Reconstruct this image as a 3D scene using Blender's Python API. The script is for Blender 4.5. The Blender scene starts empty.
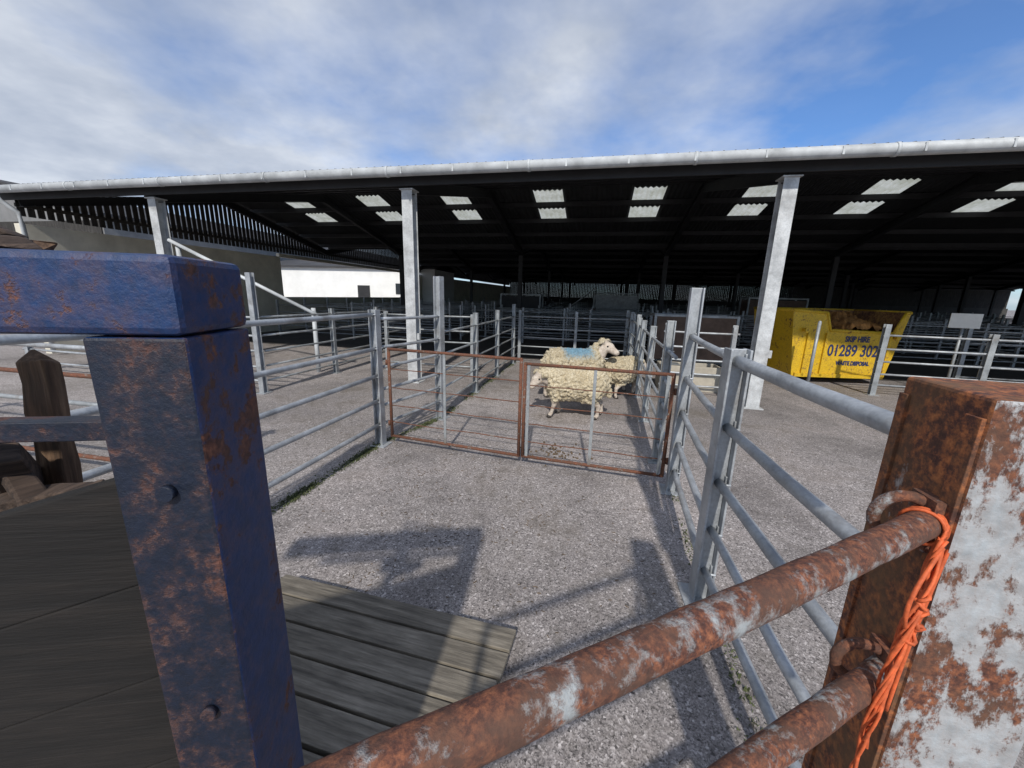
import bpy, bmesh, math, random
from mathutils import Matrix, Vector, noise
random.seed(7)
scene=bpy.context.scene
COL=scene.collection

# ------------------------------------------------------------ materials
def newmat(name):
    m=bpy.data.materials.new(name); m.use_nodes=True
    nt=m.node_tree; nt.nodes.clear()
    out=nt.nodes.new('ShaderNodeOutputMaterial'); b=nt.nodes.new('ShaderNodeBsdfPrincipled')
    nt.links.new(b.outputs[0],out.inputs[0])
    tc=nt.nodes.new('ShaderNodeTexCoord')
    return m,nt,b,tc,out
def nz(nt,vec,scale,detail=6,rough=.6,stretch=None):
    n=nt.nodes.new('ShaderNodeTexNoise'); n.inputs['Scale'].default_value=scale
    n.inputs['Detail'].default_value=min(detail,6); n.inputs['Roughness'].default_value=rough
    if stretch:
        mp=nt.nodes.new('ShaderNodeMapping'); mp.inputs['Scale'].default_value=stretch
        nt.links.new(vec,mp.inputs[0]); vec=mp.outputs[0]
    nt.links.new(vec,n.inputs['Vector']); return n.outputs['Fac']
def ramp(nt,fac,stops,interp='LINEAR'):
    r=nt.nodes.new('ShaderNodeValToRGB'); r.color_ramp.interpolation=interp
    el=r.color_ramp.elements
    while len(el)<len(stops): el.new(.5)
    for e,(p,c) in zip(el,stops):
        e.position=p
        if not isinstance(c,(tuple,list)): c=(c,c,c)
        e.color=(*c,1)
    nt.links.new(fac,r.inputs[0]); return r.outputs[0]
def mix(nt,fac,a,b,mode='MIX'):
    m=nt.nodes.new('ShaderNodeMix'); m.data_type='RGBA'; m.blend_type=mode
    for v,i in ((fac,0),(a,6),(b,7)):
        if hasattr(v,'is_linked') or hasattr(v,'links'): nt.links.new(v,m.inputs[i])
        elif i==0: m.inputs[0].default_value=v
        else: m.inputs[i].default_value=(*v,1)
    return m.outputs[2]
def mth(nt,op,a,b=None):
    m=nt.nodes.new('ShaderNodeMath'); m.operation=op
    for i,v in enumerate((a,b)):
        if v is None: continue
        if hasattr(v,'links'): nt.links.new(v,m.inputs[i])
        else: m.inputs[i].default_value=v
    return m.outputs[0]
def bump(nt,b,h,strength=.4,dist=.01):
    n=nt.nodes.new('ShaderNodeBump'); n.inputs['Strength'].default_value=strength; n.inputs['Distance'].default_value=dist
    nt.links.new(h,n.inputs['Height']); nt.links.new(n.outputs[0],b.inputs['Normal'])
def galv(name,base=(.42,.44,.46),metal=.35,scale=1.,dirt=.5):
    m,nt,b,tc,o=newmat(name); v=tc.outputs['Object']
    n1=nz(nt,v,6*scale,5); n2=nz(nt,v,70*scale,3)
    c=ramp(nt,n1,[(.3,tuple(x*.62 for x in base)),(.55,base),(.75,tuple(min(1,x*1.25) for x in base))])
    c2=ramp(nt,n2,[(.35,.72),(.6,1.0)])
    c=mix(nt,.6,c,c2,'MULTIPLY')
    d=ramp(nt,nz(nt,v,2.3*scale,6,.7),[(.55,0),(.72,dirt)])
    c=mix(nt,d,c,(.16,.12,.085))
    nt.links.new(c,b.inputs['Base Color']); b.inputs['Metallic'].default_value=metal
    r=ramp(nt,n2,[(.3,.38),(.7,.62)]); nt.links.new(r,b.inputs['Roughness'])
    bump(nt,b,n2,.15,.002); return m
def rusty(name,paint=(.5,.52,.52),thr=.5,scale=1.,width=.03,rough=.8,sat=1.,streak=None):
    m,nt,b,tc,o=newmat(name); v=tc.outputs['Object']
    n=nz(nt,v,14*scale,6,.74,streak); big=nz(nt,v,3.2*scale,4,.6)
    f=mth(nt,'ADD',mth(nt,'MULTIPLY',n,.6),mth(nt,'MULTIPLY',big,.4))
    rn=nz(nt,v,55*scale,6,.7); gs=sat**.8
    rc=ramp(nt,rn,[(.28,(.028,.012,.010)),(.45,(.095,.036,.024)),(.6,(.20*sat,.075*gs,.042)),(.78,(.34*sat,.15*gs,.08))])
    rc2=mix(nt,ramp(nt,nz(nt,v,9*scale,4),[(.4,0),(.62,.8)]),rc,(.085*gs,.045*gs,.035))
    pn=ramp(nt,nz(nt,v,30*scale,4),[(.3,tuple(x*.65 for x in paint)),(.6,paint)])
    stain=mix(nt,ramp(nt,f,[(thr-.12,0),(thr,.5)]),pn,tuple(.5*x+y for x,y in zip(paint,(.10*sat,.045*sat,.02))))
    mask=ramp(nt,f,[(thr-width,0),(thr+width*.4,1)])
    c=mix(nt,mask,stain,rc2)
    nt.links.new(c,b.inputs['Base Color'])
    nt.links.new(ramp(nt,mask,[(0,.5),(1,.85)]),b.inputs['Roughness'])
    hh=mth(nt,'ADD',mth(nt,'MULTIPLY',mask,-.5),mth(nt,'MULTIPLY',rn,.7))
    bump(nt,b,hh,.7,.004); return m
def wood(name,c1,c2,axis='x',scale=1.,rough=.85):
    m,nt,b,tc,o=newmat(name); v=tc.outputs['Object']
    st={'x':(.08,1,1),'y':(1,.08,1),'z':(1,1,.08)}[axis]
    g=nz(nt,v,45*scale,6,.65,st); g2=nz(nt,v,5*scale,5,.6,(1,1,1)); g3=nz(nt,v,160*scale,3,.6,st)
    c=ramp(nt,g,[(.3,tuple(x*.35 for x in c1)),(.48,c1),(.7,c2)])
    c=mix(nt,ramp(nt,g2,[(.35,.0),(.7,.6)]),c,tuple(x*.4 for x in c1))
    c=mix(nt,.5,c,ramp(nt,g3,[(.3,.55),(.6,1.1)]),'MULTIPLY')
    nt.links.new(c,b.inputs['Base Color']); b.inputs['Roughness'].default_value=rough
    bump(nt,b,mth(nt,'ADD',g,mth(nt,'MULTIPLY',g3,.5)),.7,.006); return m
def plain(name,c,rough=.7,metal=0,var=.25,scale=5):
    m,nt,b,tc,o=newmat(name); v=tc.outputs['Object']
    n=nz(nt,v,scale,5,.65)
    nt.links.new(ramp(nt,n,[(.3,tuple(x*(1-var) for x in c)),(.7,tuple(min(1,x*(1+var*.6)) for x in c))]),b.inputs['Base Color'])
    b.inputs['Roughness'].default_value=rough; b.inputs['Metallic'].default_value=metal
    bump(nt,b,n,.15,.01); return m

M_galv=galv('galvanised steel')
M_galv2=galv('galvanised dull',(.36,.38,.39),.3,1.,.75)
M_galvdk=galv('galvanised old indoor',(.42,.43,.44),.15,1.,.6)
M_col=galv('shed column galvanised',(.56,.57,.57),.15,.8,.25)
M_gutter=plain('gutter',(.50,.52,.53),.6,.05,.35,3)
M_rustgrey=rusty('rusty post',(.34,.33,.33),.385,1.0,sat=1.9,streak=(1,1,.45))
M_rustface=rusty('rusty post painted face',(.42,.45,.47),.545,1.3,sat=1.3,streak=(1,1,.5))  # face that keeps more chipped grey paint
M_rustrail=rusty('rusty rail',(.34,.37,.38),.45,2.2,.06,sat=1.2)
M_gaterust=rusty('rusty gate tube',(.25,.24,.22),.42,3.,sat=1.3)
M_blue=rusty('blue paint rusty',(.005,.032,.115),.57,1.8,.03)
M_bluedk=rusty('blue paint worn and shaded',(.005,.011,.028),.58,2.0,.06,sat=.8)  # rust is wear; the near-black blue is shade put into the colour
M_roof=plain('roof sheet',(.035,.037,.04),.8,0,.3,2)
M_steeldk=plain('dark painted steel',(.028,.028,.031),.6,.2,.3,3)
M_clad=wood('cladding boards',(.04,.037,.033),(.08,.072,.068),'z',.4)
M_wall=plain('cream wall',(.66,.62,.52),.85,0,.22,1.5)
M_white=plain('white panel',(.82,.82,.80),.5,0,.10,1)
M_ramp=wood('ramp wood',(.19,.165,.13),(.34,.30,.24),'x',.8)
M_board=wood('trailer boards shade tone',(.008,.006,.005),(.020,.015,.012),'x',.9)  # wood tone near black, shade on the boards put into the colour
M_stake=wood('weathered stake',(.14,.08,.045),(.34,.22,.13),'z',1.)
M_bark=wood('bark',(.06,.038,.027),(.15,.10,.07),'x',1.4)
M_twine=plain('orange twine',(.62,.12,.035),.7,0,.45,60)
M_brown=plain('brown timber panel',(.12,.08,.06),.8,0,.4,4)
M_beige=plain('beige panel',(.42,.38,.31),.8,0,.25,4)
M_sign=plain('white sign',(.75,.74,.68),.6,0,.08,8)
M_ink=plain('dark lettering',(.02,.03,.10),.5,0,.1,8)
M_moss=plain('moss',(.085,.10,.04),.95,0,.5,20)
M_straw=plain('straw debris',(.13,.09,.055),.9,0,.6,3)
M_eye=plain('eye',(.01,.008,.006),.2,0,.1)
M_hoof=plain('hoof',(.04,.033,.028),.6,0,.2)
M_glass=plain('dark window',(.02,.025,.03),.1,0,.2)
M_roof2=plain('distant roof',(.05,.05,.055),.8,0,.3,1)
M_grey=plain('grey cladding',(.20,.20,.20),.8,0,.25,1)
M_yel=rusty('yellow skip paint',(.70,.44,.015),.60,1.6,.05)
M_skipin=rusty('rusty skip lining',(.45,.24,.07),.52,1.4,.1)
M_heap=plain('orange brown rubbish',(.42,.19,.05),.9,0,.6,9)
M_floor=plain('trodden shed floor shade tone',(.060,.053,.047),.95,0,.4,1.2)  # dark colour stands in for the shade under the roof

def ground_mat():
    m,nt,b,tc,o=newmat('speckled concrete'); v=tc.outputs['Object']
    def vor(sc):
        vo=nt.nodes.new('ShaderNodeTexVoronoi'); vo.inputs['Scale'].default_value=sc; nt.links.new(v,vo.inputs['Vector'])
        sep=nt.nodes.new('ShaderNodeSeparateColor'); nt.links.new(vo.outputs['Color'],sep.inputs[0]); return vo,sep.outputs[0]
    vo,s1=vor(95); vo2,s2=vor(200)
    st=ramp(nt,s1,[(0,(.045,.042,.042)),(.18,(.21,.195,.19)),(.5,(.35,.325,.315)),(.84,(.48,.45,.435)),(1,(.92,.89,.87))])
    st2=ramp(nt,s2,[(0,(.08,.075,.075)),(.4,(.31,.29,.28)),(1,(.60,.57,.555))])
    n0=nz(nt,v,40,4,.7); n1=nz(nt,v,1.1,6,.66); n2=nz(nt,v,.28,4,.6); n3=nz(nt,v,9,6,.7)
    c=mix(nt,ramp(nt,n0,[(.42,.0),(.58,1)]),st,st2)
    c=mix(nt,.95,c,ramp(nt,n1,[(.3,(.50,.48,.475)),(.5,(.87,.85,.845)),(.70,(1.15,1.10,1.09))]),'MULTIPLY')
    c=mix(nt,.8,c,ramp(nt,n2,[(.35,(.60,.58,.57)),(.65,(1.12,1.09,1.08))]),'MULTIPLY')
    c=mix(nt,ramp(nt,n3,[(.50,0),(.70,.5)]),c,(.13,.115,.10))
    wet=ramp(nt,nz(nt,v,.55,6,.78),[(.50,0),(.63,.65)])
    c=mix(nt,wet,c,(.10,.085,.065))
    nt.links.new(c,b.inputs['Base Color']); nt.links.new(ramp(nt,wet,[(0,.85),(.65,.55)]),b.inputs['Roughness'])
    bump(nt,b,mth(nt,'ADD',mth(nt,'MULTIPLY',vo.outputs['Distance'],.5),n3),.35,.006); return m
M_ground=ground_mat()

# ------------------------------------------------------------ mesh helpers
class MB:
    def __init__(s): s.bm=bmesh.new()
    def box(s,c,size,rot=None,mi=0):
        M=Matrix.Translation(c)@(rot.to_4x4() if rot else Matrix())@Matrix.Diagonal((*size,1))
        r=bmesh.ops.create_cube(s.bm,size=1,matrix=M)
        for f in {f for v in r['verts'] for f in v.link_faces}: f.material_index=mi
        return r['verts']
    def tube(s,p,q,r,n=10,r2=None,caps=True,mi=0):
        p=Vector(p);q=Vector(q);d=q-p
        if d.length<1e-6: return
        M=Matrix.Translation((p+q)/2)@d.to_track_quat('Z','Y').to_matrix().to_4x4()
        res=bmesh.ops.create_cone(s.bm,cap_ends=caps,segments=n,radius1=r,radius2=r if r2 is None else r2,depth=d.length,matrix=M)
        for f in {f for v in res['verts'] for f in v.link_faces}:
            f.material_index=mi
            if len(f.verts)==4: f.smooth=True
    def poly(s,pts,r,n=8,jit=0):
        pts=[Vector(p) for p in pts]; rings=[]; up=Vector((0,0,1)); la=None
        for i,p in enumerate(pts):
            t=(pts[min(i+1,len(pts)-1)]-pts[max(i-1,0)]).normalized()
            a=t.cross(up if abs(t.dot(up))<.95 else Vector((1,0,0))).normalized()
            if la and a.dot(la)<0: a=-a
            la=a; b=t.cross(a); rr=r*(1+random.uniform(-jit,jit))
            rings.append([s.bm.verts.new(p+(a*math.cos(2*math.pi*k/n)+b*math.sin(2*math.pi*k/n))*rr) for k in range(n)])
        for i in range(len(rings)-1):
            for k in range(n):
                f=s.bm.faces.new((rings[i][k],rings[i][(k+1)%n],rings[i+1][(k+1)%n],rings[i+1][k])); f.smooth=True
        s.bm.faces.new(rings[0]); s.bm.faces.new(rings[-1])
    def face(s,pts,mi=0):
        f=s.bm.faces.new([s.bm.verts.new(p) for p in pts]); f.material_index=mi; return f
    def extr(s,pts,vec,mi=0):
        a=[s.bm.verts.new(p) for p in pts]; b=[s.bm.verts.new(Vector(p)+Vector(vec)) for p in pts]
        fs=[s.bm.faces.new(a),s.bm.faces.new(b)]
        for i in range(len(a)): fs.append(s.bm.faces.new((a[i],a[(i+1)%len(a)],b[(i+1)%len(a)],b[i])))
        for f in fs: f.material_index=mi
        return fs
    def sph(s,c,r,sub=2,M=None):
        mm=Matrix.Translation(c)@(M.to_4x4() if M else Matrix())@Matrix.Diagonal((*( (r,r,r) if not isinstance(r,(tuple,list)) else r),1))
        bmesh.ops.create_icosphere(s.bm,subdivisions=sub,radius=1,matrix=mm)
    def hpost(s,x,y,z0,z1,w,t=.012):
        h=z1-z0; zc=(z0+z1)/2
        s.box((x,y-w/2+t/2,zc),(w,t,h)); s.box((x,y+w/2-t/2,zc),(w,t,h)); s.box((x,y,zc),(t,w-2*t,h))
    def obj(s,name,parent=None,mats=(),bev=0,label=None,normals=True):
        if normals: bmesh.ops.recalc_face_normals(s.bm,faces=s.bm.faces)
        me=bpy.data.meshes.new(name); s.bm.to_mesh(me); s.bm.free()
        for m in (mats if isinstance(mats,(list,tuple)) else [mats]): me.materials.append(m)
        o=bpy.data.objects.new(name,me); COL.objects.link(o)
        if parent: o.parent=parent
        if label: o['label']=label
        if bev:
            md=o.modifiers.new('Bevel','BEVEL'); md.width=bev; md.segments=2; md.limit_method='ANGLE'
        return o
def thing(name,label,cat,loc=(0,0,0),rz=0,group=None):
    e=bpy.data.objects.new(name,None); e.empty_display_size=.2; COL.objects.link(e)
    e.location=loc; e.rotation_euler=(0,0,rz)
    e['label']=label; e['category']=cat
    if group: e['group']=group
    return e
def top(o,label,cat,loc=(0,0,0),rz=0,group=None):
    o.location=loc; o.rotation_euler=(0,0,rz); o['label']=label; o['category']=cat
    if group: o['group']=group
    return o

AZ=math.radians(12)
O=Vector((-11.5,9.4,0)); E=Vector((math.cos(AZ),-math.sin(AZ),0)); N=Vector((math.sin(AZ),math.cos(AZ),0))
def W(s,d,z=0): return O+E*s+N*d+Vector((0,0,z))

# ------------------------------------------------------------ ground
g=MB()
g.face([(-600,-600,0),(600,-600,0),(600,600,0),(-600,600,0)])
go=g.obj('ground',None,M_ground); go['kind']='structure'; go['label']='speckled concrete yard ground'
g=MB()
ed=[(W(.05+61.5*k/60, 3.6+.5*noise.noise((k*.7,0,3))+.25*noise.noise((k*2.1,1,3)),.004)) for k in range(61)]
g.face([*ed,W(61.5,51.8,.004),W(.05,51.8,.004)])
go=g.obj('shed_floor',None,M_floor); go['kind']='structure'; go['label']='trodden floor inside the shed, coloured dark as shade'  # dark sheet over the concrete, shade of the shed put into its colour

# ------------------------------------------------------------ fences
def fence(p,q,posts,hs,ph,rr=.022,mat=M_galv,pmat=None,kind='H',pw=.09,label='galvanised steel rail fence on concrete yard',group=None,name='metal_fence',seg=10,railext=0,tall={},rmats=None,railspan=None):
    p=Vector((p[0],p[1],0));q=Vector((q[0],q[1],0)); L=(q-p).length
    e=thing(name,label,'fence',p,math.atan2(q.y-p.y,q.x-p.x),group)
    rmax=max(rr) if isinstance(rr,list) else rr
    for i,x in enumerate(posts):
        m=MB(); h=tall.get(i,ph)
        if kind=='H': m.hpost(x,0,0,h,pw)
        elif kind=='box':
            m.box((x,0,h/2),(pw,pw,h))
        else: m.tube((x,0,0),(x,0,h),pw/2,10)
        if kind=='H':
            m.box((x,0,.006),(pw*2,pw*2,.012))
            for z in hs:
                m.box((x,-rmax-.006,z),(.05,.012,rmax*2.6))
                for sx in (-.02,.02): m.tube((x+sx*2.4,-.05,z),(x+sx*2.4,-.02,z),.008,6)
        m.obj('post',e,pmat or mat,.003 if kind=='H' else 0)
    a,b=railspan or (-railext,L+railext)
    for i,z in enumerate(hs):
        m=MB(); o1=random.uniform(-.008,.008);o2=random.uniform(-.008,.008)
        r=rr[i] if isinstance(rr,list) else rr
        pts=[(a+(b-a)*k/6,-r*.2+random.uniform(-.003,.003)*(0<k<6),z+o1+(o2-o1)*k/6-.006*math.sin(math.pi*k/6)) for k in range(7)]
        m.poly(pts,r,seg)
        m.obj('rail',e,(rmats[i] if rmats else mat))
    return e
GR='galvanised fences of the sheep race'
fence((.93,.74),(1.13,1.91),[1.187],[.2,.45,.75,1.06,1.41],1.47,[.022,.022,.024,.025,.029],M_galv,M_galv,'H',.10,'thick galvanised tube fence joining the rusty post',GR,seg=18)
fence((1.14,1.96),(1.48,3.19),[1.28],[.2,.45,.75,1.06,1.41],1.80,.023,M_galv,M_galv,'H',.10,'galvanised tube fence ending at tall gate post',GR,seg=14)
fence((1.46,3.40),(2.45,7.5),[.45,1.9,3.3,4.2],[.2,.42,.66,.9,1.2],1.35,.018,M_galv,M_galv2,'H',.08,'galvanised rail fence beside the sheep',GR,tall={0:1.5})
fence((2.47,7.6),(3.1,10.6),[.1,1.6,2.9],[.2,.42,.66,.9,1.2],1.4,.017,M_galv2,None,'H',.08,'dull rail fence running under the shed roof',GR)
fence((-2.35,.55),(-1.48,4.10),[.15,1.85,3.655],[.25,.52,.80,1.11,1.47],1.52,.022,M_galv,M_galv,'H',.09,'galvanised five rail fence with green moss below',GR,seg=14)
fence((-1.45,4.17),(-.99,5.13),[1.065],[.25,.45,.65,.9,1.12,1.42],1.92,.018,M_galv,M_galv,'H',.10,'short fence panel ending at tall post',GR)
fence((-.97,5.2),(.07,10.0),[1.5,3.0,4.6],[.2,.42,.66,.9,1.2],1.4,.016,M_galv2,M_galv2,'H',.08,'rail fence along the alley behind the sheep',GR,tall={2:1.5})
fence((.12,10.1),(3.05,10.7-1.2),[.05,1.5,2.9],[.2,.42,.66,.9,1.2],1.35,.016,M_galv2,None,'H',.07,'rail fence closing the alley under the roof',GR)
GY='galvanised fences of the outer yard'
fence((-4.17,6.21),(-9.6,7.4),[0,1.8,3.6,5.4],[.2,.45,.7,.95,1.25],1.35,.02,M_galv,M_galv,'H',.09,'yard rail fence starting at a tall post',GY,tall={0:1.95})
fence((-4.15,6.33),(-3.0,11.2),[1.7,3.3,4.9],[.2,.45,.7,.95,1.25],1.35,.018,M_galv2,None,'H',.08,'rail fence running into the shed',GY)
fence((-3.0,3.0),(-7.5,3.9),[.1,2.2,4.4],[.2,.45,.7,.95,1.2],1.25,.02,M_galv2,M_galv2,'H',.08,'rail fence with rusty rails across the outer yard',GY,rmats=[M_gaterust,M_galv2,M_galv2,M_gaterust,M_galv])
fence((-2.9,8.5),(-.75,8.0),[.1,2.1],[.2,.45,.7,.95,1.25],1.3,.017,M_galv2,None,'H',.07,'rail fence beside the shed column',GY)
fence((2.7,6.9),(3.9,6.62),[.05,1.15],[.2,.42,.66,.9,1.15],1.3,.018,M_galv,None,'H',.07,'short rail fence beside shed column',GY)
fence((7.0,7.25),(13.5,5.6),[0,1.6,3.3,5,6.6],[.2,.42,.66,.9,1.15],1.25,.019,M_galv,M_galv2,'H',.09,'rail fence along the shed front',GY,tall={0:1.36})
fence((9.9,8.4),(15.5,7.2),[0,1.9,3.8,5.6],[.2,.45,.7,.95,1.2],1.4,.018,M_galv2,None,'H',.08,'rail fence beside the skip',GY)
e=thing('steel_bollard','thin galvanised post standing before the yellow skip','bollard',(6.0,7.6,0),0)
m=MB(); m.tube((0,0,0),(0,0,1.35),.03,12); m.sph((0,0,1.35),.03); m.obj('pole',e,M_galv2)
m=MB(); m.box((0,0,.01),(.16,.16,.02)); m.obj('base_plate',e,M_galv2)

GP='sheep pen fences inside the shed'
PL='old galvanised sheep pen fence under shed roof'
hp=[.2,.42,.66,.9,1.15]
for d in (5.6,7.0,8.4,9.8,11.2,13,15,18,22,27,33,40):
    for s0,s1 in ((1.5,7.8),(8.8,15.4),(16,27),(28,42)):
        if d<6 and s0 in (8.8,16): continue
        a=W(s0,d);b=W(s1,d); n=max(2,int((s1-s0)/2.6))
        fence(a,b,[(s1-s0)*k/n for k in range(n+1)],hp if d<12 else hp[1::1],1.32+random.uniform(-.05,.16),.020,random.choice([M_galvdk,M_galv2,M_galvdk]),None,'box',.065,PL,GP,'pen_fence',6)
for s in (4.5,8.2,10.6,13.0,15.6,18.8,22,25.2,27.5,31.5,35.5,39.5):
    a=W(s,7.1);b=W(s,24)
    fence(a,b,[3.87*k for k in range(5)],hp,1.3,.018,M_galvdk,None,'box',.065,PL,GP,'pen_fence',6)

# ------------------------------------------------------------ race gates
def gate(p,q,h,label,zb=.1,bars=5,verts=(.33,.66),mat=M_gaterust,hinge=0,name='sheep_gate'):
    p=Vector((*p,0));q=Vector((*q,0));L=(q-p).length
    e=thing(name,label,'gate',p,math.atan2(q.y-p.y,q.x-p.x),'rusty gates closing the sheep race')
    m=MB()
    m.tube((0,0,zb),(0,0,h),.017,12);m.tube((L,0,zb),(L,0,h),.017,12)
    m.tube((0,0,h),(L,0,h),.016,12);m.tube((0,0,zb),(L,0,zb),.016,12)
    for x in (0,L):
        for z in (zb,h): m.sph((x,0,z),.0175)
    m.obj('frame',e,mat)
    for i in range(1,bars):
        z=zb+(h-zb)*(i/bars)**1.1
        m=MB(); m.poly([(.01+(L-.02)*k/10,random.uniform(-.006,.006)*(0<k<10),z+random.uniform(-.004,.004)*(0<k<10)) for k in range(11)],.0055,8); m.obj('bar',e,mat)
    for v in verts:
        m=MB(); m.box((L*v,-.008,(zb+h)/2),(.028,.008,h-zb)); m.obj('upright',e,M_galv2)
    for z in (zb+.15,h-.15):
        m=MB(); x=-.03 if hinge==0 else L+.03
        m.tube((x,0,z-.03),(x,0,z+.03),.014,8)
        m.tube((x,0,z),(0 if hinge==0 else L,0,z),.01,8)
        m.obj('hinge',e,M_gaterust)
    return e
gate((-1.36,4.14),(.085,3.67),1.10,'rusty tubular sheep gate, hinged beside the short fence',verts=(.45,))
gate((.125,3.66),(1.42,3.29),1.06,'rusty tubular sheep gate, hinged on tall post',verts=(.03,.5,.97),hinge=1)

# ------------------------------------------------------------ shed
RISE=1.15; SP=10.4; NSP=5; LEN=62; ZE=3.72
def rz_(d):
    k=(d%SP)/SP if d<SP*NSP else 0
    return ZE+RISE*(1-abs(2*k-1))
shed=thing('livestock_shed','long open fronted livestock shed with corrugated roof','shed',O,-AZ)
sky_s=[2.4+3.03*k for k in range(19)]
m=MB()
drows=[-.40,5.2,5.75,6.75,6.95,7.95,10.4,15.6,20.8,26,31.2,36.4,41.6,46.8,52]
def dz(d): return rz_(d) if d>=0 else ZE+d*RISE*2/SP
pitch=.15; ncol=int(LEN/pitch*2)
def colz(i): return .022 if i%2 else -.022
UP=.10
grid=[[m.bm.verts.new((-.3+i*pitch/2,d,dz(d)+colz(i)+UP)) for i in range(ncol)] for d in drows]
skyset=set()
for sx in sky_s:
    c0=int((sx-.45+.3)/(pitch/2)); 
    for c in range(c0,c0+12): skyset.add(c)
for r in range(len(drows)-1):
    for i in range(ncol-1):
        if r in (2,4) and i in skyset: continue
        m.bm.faces.new((grid[r][i],grid[r][i+1],grid[r+1][i+1],grid[r+1][i]))
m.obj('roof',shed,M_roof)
ms,nt,b,tc,out=newmat('translucent skylight')
nt.nodes.remove(b); tr=nt.nodes.new('ShaderNodeBsdfTranslucent'); df=nt.nodes.new('ShaderNodeBsdfDiffuse'); ad=nt.nodes.new('ShaderNodeMixShader')
cc=ramp(nt,nz(nt,tc.outputs['Object'],3,5),[(.3,(.50,.50,.40)),(.7,(.80,.80,.73))]); nt.links.new(cc,tr.inputs[0]); nt.links.new(cc,df.inputs[0])
ad.inputs[0].default_value=.3; nt.links.new(tr.outputs[0],ad.inputs[1]); nt.links.new(df.outputs[0],ad.inputs[2]); nt.links.new(ad.outputs[0],out.inputs[0])
for sx in sky_s:
    c0=int((sx-.45+.3)/(pitch/2))
    for d0,d1 in ((5.75,6.75),(6.95,7.95)):
        k=MB()
        for c in range(c0,c0+12):
            x0=-.3+c*pitch/2;x1=x0+pitch/2
            k.face([(x0,d0,dz(d0)+colz(c)+UP),(x1,d0,dz(d0)+colz(c+1)+UP),(x1,d1,dz(d1)+colz(c+1)+UP),(x0,d1,dz(d1)+colz(c)+UP)])
        k.obj('skylight',shed,ms)
m=MB()
for k in range(NSP):
    for j in range(9):
        d=k*SP+.35+j*(SP-.7)/8
        m.box((LEN/2-.2,d,rz_(d)-.01),(LEN-.4,.06,.14))
m.obj('purlin',shed,M_steeldk)['kind']='stuff'
cols=[4.1,9.8,15.8,21.8,27.8,33.8,39.8,45.8,51.8]
for s in [.12]+cols:
    for k in range(NSP):
        for sgn in (0,1):
            d0=k*SP+sgn*SP/2; d1=d0+SP/2
            za=dz(d0+.001)-.20; zb=dz(d1-.001)-.20
            m=MB()
            a=Vector((s,d0,za));b_=Vector((s,d1,zb)); ang=math.atan2(zb-za,d1-d0)
            R=Matrix.Rotation(ang,3,'X'); ln=(b_-a).length
            m.box((a+b_)/2,(.012,ln,.2),R)
            for o in (-.11,.11): m.box((a+b_)/2+R@Vector((0,0,o)),(.13,ln,.014),R)
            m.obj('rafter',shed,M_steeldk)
        if k and s>1:
            m=MB(); m.hpost(s,k*SP,0,ZE-.29,.17); m.obj('column',shed,M_steeldk)
for s in cols:
    m=MB(); m.hpost(s,.0,0,3.46,.2,.014); m.box((s,0,.01),(.3,.3,.02)); m.box((s,.0,3.47),(.26,.26,.02))
    m.box((s+.13,-.05,.9),(.05,.06,.12))
    m.obj('column',shed,M_col,.003)
m=MB()
m.tube((-.4,-.40,3.665),(LEN-.4,-.40,3.665),.078,14)
for i in range(int(LEN/2.4)): m.tube((i*2.4,-.40,3.665),(i*2.4+.04,-.40,3.665),.087,14)
for i in range(int(LEN/.9)): m.box((i*.9,-.40,3.66),(.025,.172,.1))
m.obj('gutter',shed,M_gutter)
m=MB(); m.box((LEN/2-.3,-.14,3.62),(LEN,.03,.22)); m.obj('eave_beam',shed,M_steeldk)
m=MB(); m.poly([(.3,-.40,3.6),(.3,-.38,3.45),(.3,-.15,3.25),(.3,-.12,3.0),(.3,-.12,.1)],.045,10); m.obj('downpipe',shed,M_gutter)
m=MB()
m.box((-.1,3.8,1.525),(.2,7.6,3.05)); m.box((-.1,35.7,1.525),(.2,32.6,3.05)); m.box((-.1,13.5,3.12),(.16,11.8,.14)); m.box((-.1,13.5,.7),(.16,11.78,1.4))
m.obj('wall',shed,M_wall)
m=MB(); d=.1
while d<51.8:
    zt=rz_(d)-.09; m.box((-.06,d,(3.22+zt)/2),(.022,.125,zt-3.22)); d+=.17
m.box((-.02,26,3.45),(.05,52,.08))
m.obj('cladding',shed,M_clad)
m=MB(); s=.1
while s<LEN-.6:
    m.box((s,51.9,2.75),(.212,.022,2.1)); s+=.222
m.obj('cladding',shed,M_clad)
m=MB(); m.box((LEN/2-.3,52,.85),(LEN,.2,1.7)); m.obj('wall',shed,plain('grey block wall',(.06,.058,.055),.9,0,.3,1.2))

nb=thing('grey_farm_building','grey clad building with dark pitched roof beyond shed','building',(-27.5,24,0),-AZ)
m=MB(); m.extr([(-11,0,0),(4,0,0),(4,0,5.6),(-3.5,0,7.4),(-11,0,5.6)],(0,45,0)); m.obj('wall',nb,M_grey)
m=MB()
for x0,z0,x1,z1 in ((4.5,5.5,-3.5,7.53),(-3.5,7.53,-11.5,5.5)):
    m.extr([(x0,-.4,z0),(x1,-.4,z1),(x1,-.4,z1+.15),(x0,-.4,z0+.15)],(0,46,0))
m.obj('roof',nb,M_roof2)
m=MB(); m.box((-3.5,-.04,2.7),(14.8,.06,5.2)); m.obj('cladding',nb,M_clad)
e=thing('white_outbuilding','low white rendered outbuilding beyond the shed side opening','building',(-13.0,31,0),math.radians(-8))
m=MB(); m.box((0,2.5,1.75),(14,5,3.5)); m.obj('wall',e,M_white)
m=MB(); m.extr([(-7.2,-.3,3.5),(-7.2,2.5,4.1),(-7.2,5.3,3.5),(-7.2,5.3,3.6),(-7.2,2.5,4.22),(-7.2,-.3,3.62)],(14.4,0,0)); m.obj('roof',e,M_roof2)
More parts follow.
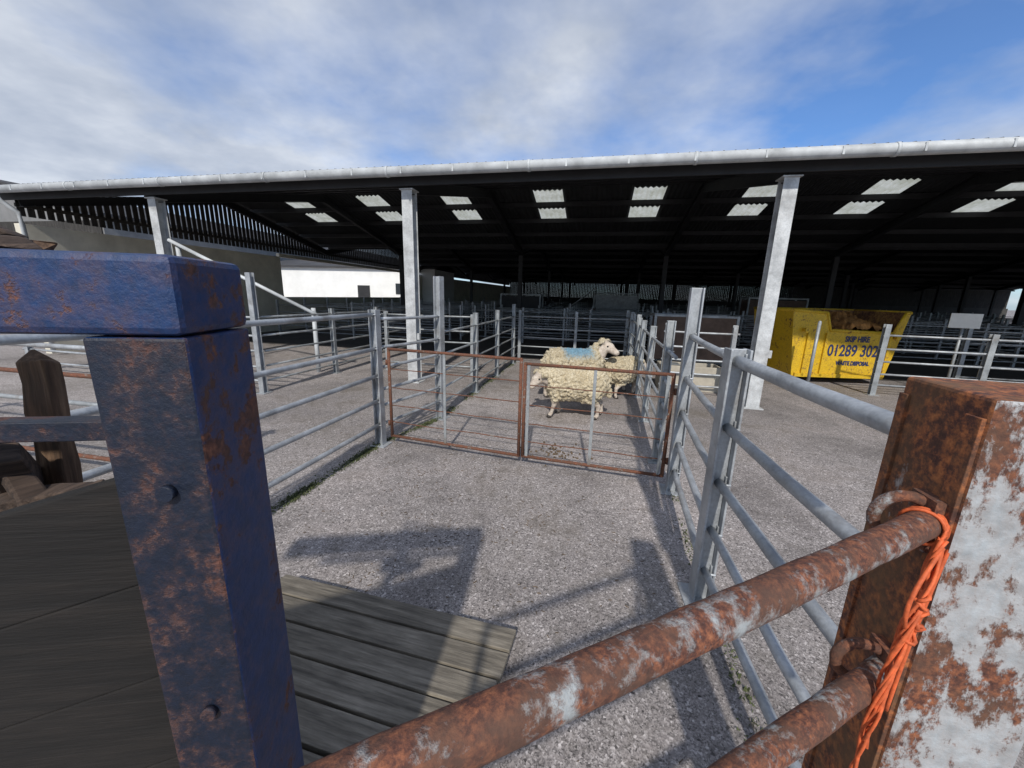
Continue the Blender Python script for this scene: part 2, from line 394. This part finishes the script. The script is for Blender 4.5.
m=MB(); m.box((1.2,-.03,1.1),(1.0,.06,2.2)); m.obj('door',e,M_steeldk)
m=MB(); m.box((4.4,-.03,2.0),(1.1,.05,.8)); m.obj('window',e,M_glass)

e=thing('sloping_barrier','white sloping steel pole barrier beside shed column','barrier',(-6.9,8.2,0),-.06)
for x,h in ((0,2.5),(2.75,1.35)):
    m=MB(); m.tube((x,0,0),(x,0,h),.045,10); m.obj('post',e,M_gutter)
m=MB(); m.tube((-.1,-.08,2.62),(2.9,-.08,1.2),.035,12); m.obj('pole',e,M_gutter)

# ------------------------------------------------------------ near rusty post
pr=-math.radians(14)
e=thing('rusty_gate_post','heavy rusty steel post with chipped grey paint','post',(.762,.566,0),pr)
m=MB(); w=.17
m.box((0,0,.79),(w,w,1.58))
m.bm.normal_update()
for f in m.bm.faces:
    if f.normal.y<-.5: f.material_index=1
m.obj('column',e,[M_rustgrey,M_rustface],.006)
for y,wd in ((-.066,.028),(.072,.02)):
    m=MB(); m.box((-.0875,y,.8),(.006,wd,1.5)); m.obj('flange',e,M_rustgrey,.001)
for z in (1.37,1.085):
    m=MB()
    pts=[( -.125+.038*math.cos(a),-.045,z+.038*math.sin(a)) for a in [2*math.pi*k/18 for k in range(19)]]
    m.poly(pts,.009,8); m.box((-.095,-.045,z),(.018,.05,.085))
    m.obj('hinge',e,M_rustrail)
e=thing('rusty_open_gate','rusty round tube gate swung open beside post','gate',(.655,.537,0),math.atan2(-.343,-.75))
for z in (1.372,1.085,.80,.52,.25):
    m=MB(); m.poly([(-.02+1.0*k/30,random.uniform(-.0006,.0006),z+random.uniform(-.0006,.0006)) for k in range(31)],.0212,28,.012); m.obj('rail',e,M_rustrail)
m=MB(); m.tube((.985,0,.2),(.985,0,1.39),.018,16); m.obj('stile',e,M_rustrail)

e=MB()
K=Vector((.655,.537,0))
def lp(x,y,z):
    dd=Vector((-.76,-.337,0)).normalized(); nn=Vector((.337,-.76,0)).normalized()
    return K+dd*x+nn*y+Vector((0,0,z))
for s in range(4):
    pts=[]; ph=random.random()*.5
    for k in range(22):
        a=2*math.pi*k/20+ph; pts.append(lp(.0+s*.007+.004*math.sin(a*2+s),.0262*math.cos(a),1.37+.0262*math.sin(a)))
    e.poly(pts,.0028,6)
for s in range(9):
    pts=[]; y0=.026; o=random.uniform(-.014,.014); ph=random.random()*6
    L=random.uniform(.25,.5) if s>1 else .6
    for k in range(30):
        t=k/29
        pts.append(lp(.015+o*.6+.065*t*L/.4+.010*math.sin(5*t*3+ph)+.02*math.sin(3.1*t),y0+.006*math.cos(t*14+ph)+o*.3,1.365-L*t))
    e.poly(pts,.0024,6)
for s in range(3):
    pts=[lp(.045+.012*math.cos(a+s),.028+.01*math.sin(a*1.5),1.27-.03*s+.012*math.sin(a)) for a in [k*.5 for k in range(14)]]
    e.poly(pts,.003,6)
pts=[lp(.02+.05*math.sin(math.pi*t)+.02*t,.028,1.35-.16*t) for t in [k/15 for k in range(16)]]; e.poly(pts,.003,6)
pts=[lp(.0+.01*math.sin(math.pi*t)+.05*t,.03,1.36-.3*t) for t in [k/15 for k in range(16)]]; e.poly(pts,.003,6)
top(e.obj('baling_twine',None,M_twine),'frayed orange baling twine knotted round rusty rail','twine')

# ------------------------------------------------------------ blue trailer gate
bz=math.radians(8)
e=thing('blue_trailer_gate','worn navy blue steel gate frame with timber boards coloured dark as shade','gate',(-.436,.503,0),bz)
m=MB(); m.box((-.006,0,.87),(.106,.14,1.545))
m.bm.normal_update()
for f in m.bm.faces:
    if f.normal.y<-.5: f.material_index=1  # camera-facing side takes the blue with shade in its colour
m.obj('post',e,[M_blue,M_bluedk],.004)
m=MB(); m.box((-.602,-.002,1.690),(1.30,.146,.090)); m.obj('top_rail',e,M_blue,.009)
for x,z in ((.0,1.45),(.0,1.1)):
    m=MB(); m.tube((x,-.07,z),(x,-.079,z),.010,14); m.obj('bolt',e,M_bluedk)
m=MB(); m.tube((-.14,-.075,1.69),(-.14,-.083,1.69),.012,14); m.obj('bolt',e,M_bluedk)
for i in range(7):
    z=1.30-i*.157
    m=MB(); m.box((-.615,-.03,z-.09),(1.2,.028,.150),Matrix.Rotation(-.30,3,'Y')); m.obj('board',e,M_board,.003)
m=MB(); m.box((-.5,.05,1.495),(.9,.03,.03)); m.obj('crossbar',e,M_bluedk,.002)
def stick(a,b_,w,t,mat,label,name='timber_offcut',grp=None):
    a=Vector(a);b_=Vector(b_); d=b_-a; L=d.length
    m=MB(); n=8; rings=[]
    for k in range(n+1):
        z=L*k/n; j=lambda:random.uniform(-.12,.12)
        rings.append([m.bm.verts.new(((sx*(.5+j()*.5))*w,(sy*(.5+j()*.5))*t,z+ (random.uniform(-.02,.02) if k in(0,n) else 0))) for sx,sy in ((-1,-1),(1,-1),(1,1),(-1,1))])
    for k in range(n):
        for q in range(4): m.bm.faces.new((rings[k][q],rings[k][(q+1)%4],rings[k+1][(q+1)%4],rings[k+1][q]))
    m.bm.faces.new(rings[0]);m.bm.faces.new(rings[-1])
    o=m.obj(name,None,mat,.004); o.location=a; o.rotation_mode='QUATERNION'; o.rotation_quaternion=d.to_track_quat('Z','Y')
    o['label']=label;o['category']='timber'
    if grp:o['group']=grp
G='broken timber pieces behind the blue gate'
stick((-.86,.66,1.15),(-.86,.68,1.575),.05,.03,M_stake,'broken upright wooden stake with splintered top',grp=G)
stick((-.95,.70,1.25),(-.84,.58,1.42),.05,.04,M_bark,'weathered timber leaning behind blue gate',grp=G)
stick((-.76,.56,1.30),(-.98,.66,1.48),.035,.03,M_bark,'weathered timber leaning behind blue gate',grp=G)
stick((-.70,.60,1.34),(-.95,.58,1.31),.05,.05,M_bark,'gnarled bark covered branch behind boards',grp=G)
stick((-.90,.58,1.22),(-.74,.58,1.34),.03,.03,M_stake,'pale split timber piece',grp=G)
stick((-.58,.47,1.746),(-1.0,.48,1.765),.03,.014,M_bark,'dark timber strip lying on blue beam',grp=G)
stick((-.63,.50,1.762),(-1.0,.44,1.775),.025,.012,M_bark,'dark timber strip lying on blue beam',grp=G)
stick((-.61,.52,1.746),(-1.0,.56,1.770),.025,.014,M_stake,'dark timber strip lying on blue beam',grp=G)

# ------------------------------------------------------------ ramp
e=thing('wooden_ramp','weathered plank loading ramp lying on the concrete','ramp',(-1.27,1.9,0),-math.radians(14.5))
m=MB(); y=0; 
for i in range(11):
    wd=.148; zz=.10+i*.018
    ex=random.uniform(-.014,.014)
    m.box((.685+ex,-y-wd/2,zz+random.uniform(-.003,.003)),(1.37,wd-.014,.03),Matrix.Rotation(-.12,3,'X')@Matrix.Rotation(random.uniform(-.005,.005),3,'Y'))
    y+=wd
m.obj('deck',e,M_ramp,.004)
m=MB()
for x in (.06,.68,1.31): m.box((x,-.82,.135),(.06,1.6,.07),Matrix.Rotation(-.12,3,'X'))
m.obj('frame',e,M_bark)

# ------------------------------------------------------------ skip
def skip(loc,rz,sc,mat,label):
    e=thing('waste_skip',label,'skip',loc,rz); e.scale=sc
    m=MB(); t=.03
    fr=[(-1.25,-.8,.12),(1.2,-.8,.12),(1.52,-.8,1.42),(1.38,-.8,1.40),(1.18,-.8,1.02),(-.45,-.8,1.05),(-.6,-.8,1.38),(-1.5,-.8,1.42)]
    bk=[(-1.25,.8,.12),(1.2,.8,.12),(1.52,.8,1.42),(-1.5,.8,1.42)]
    m.extr(fr,(0,t,0)); m.extr(bk,(0,-t,0))
    m.extr([(-1.25,-.77,.12),(-1.5,-.77,1.42),(-1.47,-.77,1.42),(-1.22,-.77,.12)],(0,1.54,0))
    m.extr([(1.2,-.77,.12),(1.52,-.77,1.42),(1.49,-.77,1.42),(1.17,-.77,.12)],(0,1.54,0))
    m.box((-.02,0,.135),(2.3,1.53,.03))
    bmesh.ops.recalc_face_normals(m.bm,faces=m.bm.faces)
    for f in m.bm.faces:
        c=f.calc_center_median()
        if abs(f.normal.y)>.9 and ((c.y<0 and f.normal.y>0) or (c.y>0 and f.normal.y<0)): f.material_index=1
        if abs(f.normal.x)>.5 and abs(c.y)<.3 and ((c.x<0 and f.normal.x>0) or (c.x>0 and f.normal.x<0)): f.material_index=1
    m.obj('body',e,[mat,M_skipin])
    m=MB()
    for a,b_ in zip(fr[2:],fr[3:]): m.tube((a[0],-.8,a[2]),(b_[0],-.8,b_[2]),.03,8)
    m.tube((-1.5,.8,1.42),(1.52,.8,1.42),.03,8); m.tube((-1.5,-.8,1.42),(-1.5,.8,1.42),.03,8); m.tube((1.52,-.8,1.42),(1.52,.8,1.42),.03,8)
    m.obj('rim',e,mat)
    m=MB()
    for x in (-1.0,-.52,1.12): m.box((x,-.825,.57),(.07,.045,.86))
    m.box((-.02,-.825,.16),(2.35,.045,.07)); m.obj('rib',e,mat)
    for x,z in ((-1.15,1.05),(1.22,.95)):
        m=MB(); m.tube((x,-.8,z),(x,-.93,z),.035,10); m.tube((x,-.92,z),(x,-.94,z),.055,10); m.obj('lifting_lug',e,mat)
    return e
def text(body,size,loc,parent,mat,name='lettering'):
    c=bpy.data.curves.new(name,'FONT'); c.body=body; c.size=size; c.extrude=.002; c.align_x='CENTER'; c.offset=.006
    o=bpy.data.objects.new(name,c); COL.objects.link(o)
    dg=bpy.context.evaluated_depsgraph_get(); me=bpy.data.meshes.new_from_object(o.evaluated_get(dg))
    bpy.data.objects.remove(o); me.materials.clear(); me.materials.append(mat)
    o2=bpy.data.objects.new(name,me); COL.objects.link(o2); o2.parent=parent; o2.location=loc; o2.rotation_euler=(math.radians(90),0,0); return o2
e=skip((7.15,8.95,0),-math.radians(2),(.80,.9,1.1),M_yel,'yellow waste skip with dipped front edge and phone number')
text('01289 3027',.31,(.32,-.806,.56),e,M_ink)
text('SKIP HIRE',.15,(.3,-.806,.84),e,M_ink)
text('WASTE DISPOSAL',.11,(.3,-.806,.38),e,M_ink)
m=MB(); NX,NY=44,24
gv=[[m.bm.verts.new((-1.08+2.16*i/NX,-.66+1.32*j/NY,.98+.34*(j/NY)+.24*math.exp(-((i/NX-.72)**2)*9)+.13*noise.fractal((i*.22,j*.22,0),.8,2,4)+.05*noise.noise((i*.9,j*.9,1)))) for j in range(NY+1)] for i in range(NX+1)]
for i in range(NX):
    for j in range(NY): m.bm.faces.new((gv[i][j],gv[i+1][j],gv[i+1][j+1],gv[i][j+1]))
o=m.obj('rubbish_heap',None,M_heap); top(o,'orange brown heap of waste inside the yellow skip','rubbish',(7.15,8.95,0),-math.radians(2))

# ------------------------------------------------------------ other objects
e=thing('notice_sign','small cream notice board on a thin post','sign',(8.75,7.55,0),-math.radians(35))
m=MB(); m.tube((0,0,0),(0,0,1.5),.025,8); m.obj('post',e,M_galv2)
m=MB(); m.box((0,-.04,1.45),(.42,.015,.28)); m.obj('board',e,M_sign,.003)
def crate(loc,rz,L,h,w,label,mat):
    e=thing('stock_crate',label,'crate',loc,rz,'solid sided stock crates')
    m=MB(); 
    for y in (-w/2,w/2): m.box((0,y,h*.5+.08),(L-.08,.03,h*.8))
    m.obj('panel',e,mat)
    m=MB()
    for x in (-L/2,L/2):
        for y in (-w/2,w/2): m.box((x,y,h/2),(.06,.06,h))
        m.box((x,0,h-.03),(.05,w-.06,.05))
    for y in (-w/2,w/2):
        m.box((0,y,h-.03),(L-.06,.05,.05)); m.box((0,y,.06),(L-.06,.05,.05))
    m.obj('frame',e,M_galv2)
crate((4.6,10.0,0),-AZ,1.9,1.35,.8,'brown solid sided stock crate under the roof',M_brown)
crate(W(9.6,12.0),-AZ,1.9,1.8,.9,'tall dark solid sided crate among the pens',M_steeldk)
crate(W(14.2,16.4),-AZ,2.4,2.0,1.1,'tall grey solid sided handling crate deep in shed',M_galvdk)
crate(W(20.6,12.1),-AZ,2.2,1.9,1.0,'tall brown solid sided crate among the pens',M_brown)
# stepped walkway between pens
e=thing('timber_steps','dark timber steps with handrail beside pens','steps',W(11.7,12.0),-AZ)
for i in range(6):
    m=MB(); m.box((.25*i,0,.15+.2*i),(.27,.8,.04)); m.obj('tread',e,M_brown)
for y in (-.43,.43):
    m=MB(); m.extr([(-.15,y,0),(.05,y,0),(1.45,y,1.12),(1.45,y,1.3)],(0,.04,0)); m.obj('stringer',e,M_brown)
    m=MB(); m.poly([(-.1,y,1.0),(1.4,y,2.15),(1.4,y,1.2)],.025,8); m.tube((-.1,y,0),(-.1,y,1.0),.025,8); m.obj('handrail',e,M_galv2)
e=thing('water_trough','low beige water trough beside column','trough',(3.45,7.4,0),-AZ)
m=MB(); m.box((0,-.24,.24),(1.1,.04,.48)); m.box((0,.24,.24),(1.1,.04,.48)); m.box((-.53,0,.24),(.04,.44,.48)); m.box((.53,0,.24),(.04,.44,.48)); m.box((0,0,.06),(1.02,.44,.04))
m.obj('tank',e,M_beige,.01)
m=MB(); m.box((-.32,0,.46),(.3,.43,.03)); m.obj('lid',e,M_galv2)

# ------------------------------------------------------------ sheep
def wool_mat(name,blue,tint=1.):
    m,nt,b,tc,o=newmat(name); v=tc.outputs['Object']
    at=nt.nodes.new('ShaderNodeAttribute'); at.attribute_name='wool'
    n=nz(nt,v,42,6,.78); n2=nz(nt,v,5,5,.6)
    T=lambda c: tuple(x*tint for x in c)
    wc=ramp(nt,n,[(.32,T((.21,.16,.09))),(.47,T((.50,.42,.28))),(.64,T((.74,.66,.50)))])
    wc=mix(nt,ramp(nt,n2,[(.45,0),(.7,.5)]),wc,T((.37,.29,.17)))
    if blue:
        sp=nt.nodes.new('ShaderNodeSeparateXYZ'); nt.links.new(v,sp.inputs[0])
        dx=mth(nt,'ABSOLUTE',mth(nt,'ADD',sp.outputs[0],-.02))
        a=mth(nt,'SUBTRACT',.26,dx); zz=mth(nt,'SUBTRACT',sp.outputs[2],.66)
        k=mth(nt,'MINIMUM',mth(nt,'MULTIPLY',a,9),mth(nt,'MULTIPLY',zz,9)); k=mth(nt,'ADD',k,mth(nt,'MULTIPLY',mth(nt,'SUBTRACT',n,.5),3.))
        wc=mix(nt,ramp(nt,k,[(.1,0),(.9,.8)]),wc,(.08,.25,.38))
    fc=ramp(nt,nz(nt,v,20,4),[(.3,(.42,.34,.27)),(.7,(.66,.58,.49))])
    c=mix(nt,at.outputs['Fac'],fc,wc)
    nt.links.new(c,b.inputs['Base Color']); b.inputs['Roughness'].default_value=.95
    bump(nt,b,n,.9,.02); return m
def sheep(loc,rz,sc,label,blue=False,head=(.56,.0,.80),muz=(.70,.0,.71),legs=(0,0,0,0),seed=0,tint=1.):
    e=thing('sheep',label,'sheep',loc,rz,'sheep standing in the alley'); e.scale=(sc*1.02,sc*1.06,sc*.96)
    m=MB()
    def cap(p,q,r1,r2,n=7):
        p=Vector(p);q=Vector(q)
        for k in range(n+1): m.sph(p.lerp(q,k/n),r1+(r2-r1)*k/n,2)
    m.sph((0,0,.53),(.40,.26,.27),3); m.sph((.20,0,.52),(.21,.24,.27),3); m.sph((-.25,0,.55),(.22,.26,.265),3)
    hd=Vector(head);mz=Vector(muz)
    cap((.24,0,.60),hd+(hd-mz).normalized()*.07+Vector((0,0,-.03)),.19,.105,8)
    cap(hd,mz,.080,.048,8); m.sph(hd.lerp(mz,.2),(.092,.075,.085),2)
    hx=(mz-hd).normalized()
    side=Vector((0,0,1)).cross(hx).normalized()
    for sg in (-1,1):
        b0=hd+side*sg*.06-hx*.03+Vector((0,0,.045)); cap(b0,b0+side*sg*.12-hx*.02+Vector((0,0,-.005)),.030,.015,5)
    for x,y,o in [(.25,.12,legs[0]),(.25,-.12,legs[1])]:
        cap((x,y,.38),(x+.01+o*.4,y,.20),.08,.036); cap((x+.01+o*.4,y,.20),(x+o,y*.95,.07),.034,.026); cap((x+o,y*.95,.07),(x+o+.025,y*.95,.03),.03,.032,3)
    for x,y,o in ((-.27,.13,legs[2]),(-.27,-.13,legs[3])):
        cap((x,y,.46),(x+.07+o*.3,y,.34),.13,.09); cap((x+.07+o*.3,y,.34),(x-.08+o*.7,y*.95,.21),.08,.036); cap((x-.08+o*.7,y*.95,.21),(x-.07+o,y*.95,.07),.034,.026); cap((x-.07+o,y*.95,.07),(x-.045+o,y*.95,.03),.03,.032,3)
    cap((-.44,0,.60),(-.50,0,.40),.055,.045)
    o=m.obj('tmp',None,M_eye,normals=False)
    md=o.modifiers.new('r','REMESH'); md.mode='VOXEL'; md.voxel_size=.011; md.use_smooth_shade=True
    sm=o.modifiers.new('s','SMOOTH'); sm.iterations=4
    dg=bpy.context.evaluated_depsgraph_get(); me=bpy.data.meshes.new_from_object(o.evaluated_get(dg)); bpy.data.objects.remove(o)
    att=me.attributes.new('wool','FLOAT','POINT')
    nrm=[v.normal.copy() for v in me.vertices]
    so=Vector((seed*3.1,seed,0))
    for v,nn in zip(me.vertices,nrm):
        c=v.co; w=1.
        w=min(w,max(0,(c.z-.24)/.06)); 
        dh=(c-hd.lerp(mz,.4)).length; w=min(w,max(0,(dh-.12)/.06))
        if (c-hd).dot(hx)>-.05 and dh<.2: w=min(w,.0)
        att.data[v.index].value=w
        if w>0:
            a=noise.fractal((c+so)*22,.8,2.1,3); b2=noise.noise((c+so)*8); cell=noise.voronoi((c+so)*20)[0][0]
            v.co=c+nn*w*(.038+.016*a+.020*b2-.045*cell)-Vector((0,0,w*.01))
    for p_ in me.polygons: p_.use_smooth=True
    me.materials.clear(); me.materials.append(wool_mat('fleece%d'%seed,blue,tint))
    me.name='body'; bo=bpy.data.objects.new('body',me); COL.objects.link(bo); bo.parent=e
    for sg in (-1,1):
        m=MB(); m.sph(hd.lerp(mz,.25)+side*sg*.070+Vector((0,0,.028)),.015); m.obj('eye',e,M_eye)
    for x,y in [(.25+legs[0]+.03,.114),(.25+legs[1]+.03,-.114),(-.27-.035+legs[2],.1235),(-.27-.035+legs[3],-.1235)]:
        m=MB(); m.tube((x,y,0),(x,y,.045),.038,10,.032); m.obj('hoof',e,M_hoof)
    return e
sheep((.90,5.38,0),math.radians(176),.97,'stocky cream sheep with lowered head behind rusty gate',False,(.52,.03,.60),(.62,.08,.47),(.07,-.06,.0,-.10),1)
sheep((1.04,6.35,0),math.radians(10),1.12,'cream sheep with blue dye mark on its back',True,(.47,-.03,.85),(.58,-.13,.76),(0,.04,-.05,.03),2,.88)
sheep((1.98,6.75,0),math.radians(42),.90,'smaller cream sheep standing beside the fence',False,(.53,-.06,.64),(.64,-.14,.52),(.03,-.03,.04,-.04),3,.95)

# ------------------------------------------------------------ ground debris & moss
m=MB(); cnt=0
while cnt<800:
    if cnt<560: x=random.gauss(-.45,.8); y=random.gauss(2.9,.9)
    else: x=random.uniform(-3,4); y=random.uniform(1.2,8)
    if noise.noise((x*3,y*3,5))<random.uniform(-.2,.35): continue
    cnt+=1
    L=random.uniform(.004,.028); R=Matrix.Rotation(random.uniform(0,6.3),3,'Z')
    m.box((x,y,.003),(L,random.uniform(.0015,.005),.003),R)
for i in range(70):
    x=random.gauss(.55,.16);y=random.gauss(4.0,.12); m.sph((x,y,.008),random.uniform(.008,.016),1)
o=m.obj('straw_debris',None,M_straw); o['kind']='stuff'; o['label']='scattered straw and droppings on the concrete'
m=MB()
def mossline(x0,y0,x1,y1,n,wd):
    for i in range(n):
        t=random.random(); x=x0+(x1-x0)*t; y=y0+(y1-y0)*t
        g_=.5+noise.noise((x*2.3,y*2.3,0))
        if random.random()>g_*1.3: continue
        x+=random.gauss(0,wd)
        h=random.uniform(.004,.018)*(1+.8*(noise.noise((x*2,y*3,0))>0)); a=random.uniform(0,6.3); rr=random.uniform(.004,.011); dx=rr*math.cos(a);dy=rr*math.sin(a)
        m.face([(x-dx,y-dy,0.001),(x+dx,y+dy,0.001),(x+random.uniform(-.01,.01),y+random.uniform(-.01,.01),h)])
mossline(-2.12,1.6,-1.50,4.15,7000,.032)
mossline(-1.45,4.2,-.95,5.2,1500,.03)
mossline(-.95,5.3,.07,10,2500,.04)
mossline(-4.2,6.2,-9.5,7.35,2500,.05)
mossline(1.0,1.1,1.5,3.2,700,.03)
o=m.obj('moss_strip',None,M_moss,normals=False); o['kind']='stuff'; o['label']='green moss and grass along fence foot'

# ------------------------------------------------------------ world, sun, camera
w=bpy.data.worlds.new('World'); scene.world=w; w.use_nodes=True; nt=w.node_tree; nt.nodes.clear()
out=nt.nodes.new('ShaderNodeOutputWorld'); bg=nt.nodes.new('ShaderNodeBackground'); nt.links.new(bg.outputs[0],out.inputs[0])
sk=nt.nodes.new('ShaderNodeTexSky'); sk.sky_type='NISHITA'; sk.sun_disc=False
EL=math.radians(41); SA=math.radians(186)
sk.sun_elevation=EL; sk.sun_rotation=SA; sk.air_density=1.0; sk.dust_density=.4; sk.ozone_density=3
tc=nt.nodes.new('ShaderNodeTexCoord'); sp=nt.nodes.new('ShaderNodeSeparateXYZ'); nt.links.new(tc.outputs['Generated'],sp.inputs[0])
zz=mth(nt,'ADD',mth(nt,'MAXIMUM',sp.outputs[2],0.),.22)
cb=nt.nodes.new('ShaderNodeCombineXYZ'); nt.links.new(mth(nt,'DIVIDE',sp.outputs[0],zz),cb.inputs[0]); nt.links.new(mth(nt,'DIVIDE',sp.outputs[1],zz),cb.inputs[1])
c1=nz(nt,cb.outputs[0],1.15,6,.56); c2=nz(nt,cb.outputs[0],.55,3,.5); c3=nz(nt,cb.outputs[0],2.0,5,.58)
f=mth(nt,'ADD',mth(nt,'MULTIPLY',c1,.6),mth(nt,'MULTIPLY',c2,.4))
f=mth(nt,'SUBTRACT',f,mth(nt,'MULTIPLY',sp.outputs[0],.10))
cov=ramp(nt,f,[(.36,0.04),(.46,.5),(.57,.93)])
ccol=ramp(nt,c3,[(.3,(3.9,4.5,5.6)),(.5,(5.7,6.2,7.1)),(.7,(7.9,8.3,8.9))])
sc=mix(nt,1.0,sk.outputs[0],(.82,1.15,1.55),'MULTIPLY')
nt.links.new(mix(nt,cov,sc,ccol),bg.inputs[0]); bg.inputs[1].default_value=.10
sl=bpy.data.lights.new('sun','SUN'); sl.energy=3.7; sl.angle=math.radians(1.5); sl.color=(1,.955,.88)
so=bpy.data.objects.new('sun',sl); COL.objects.link(so)
v=Vector((math.sin(SA)*math.cos(EL),math.cos(SA)*math.cos(EL),math.sin(EL)))
so.rotation_mode='QUATERNION'; so.rotation_quaternion=v.to_track_quat('Z','Y'); so.location=v*30
cam=bpy.data.cameras.new('camera'); cam.sensor_width=36; cam.lens=382/1024*36; cam.clip_start=.02; cam.clip_end=2000
co=bpy.data.objects.new('camera',cam); COL.objects.link(co)
R=Matrix.Rotation(math.radians(77),4,'X')@Matrix.Rotation(math.radians(1.5),4,'Z')
co.matrix_world=Matrix.Translation((0,0,1.7))@R
scene.camera=co
scene.view_settings.view_transform='Standard'; scene.view_settings.look='None'; scene.view_settings.exposure=0
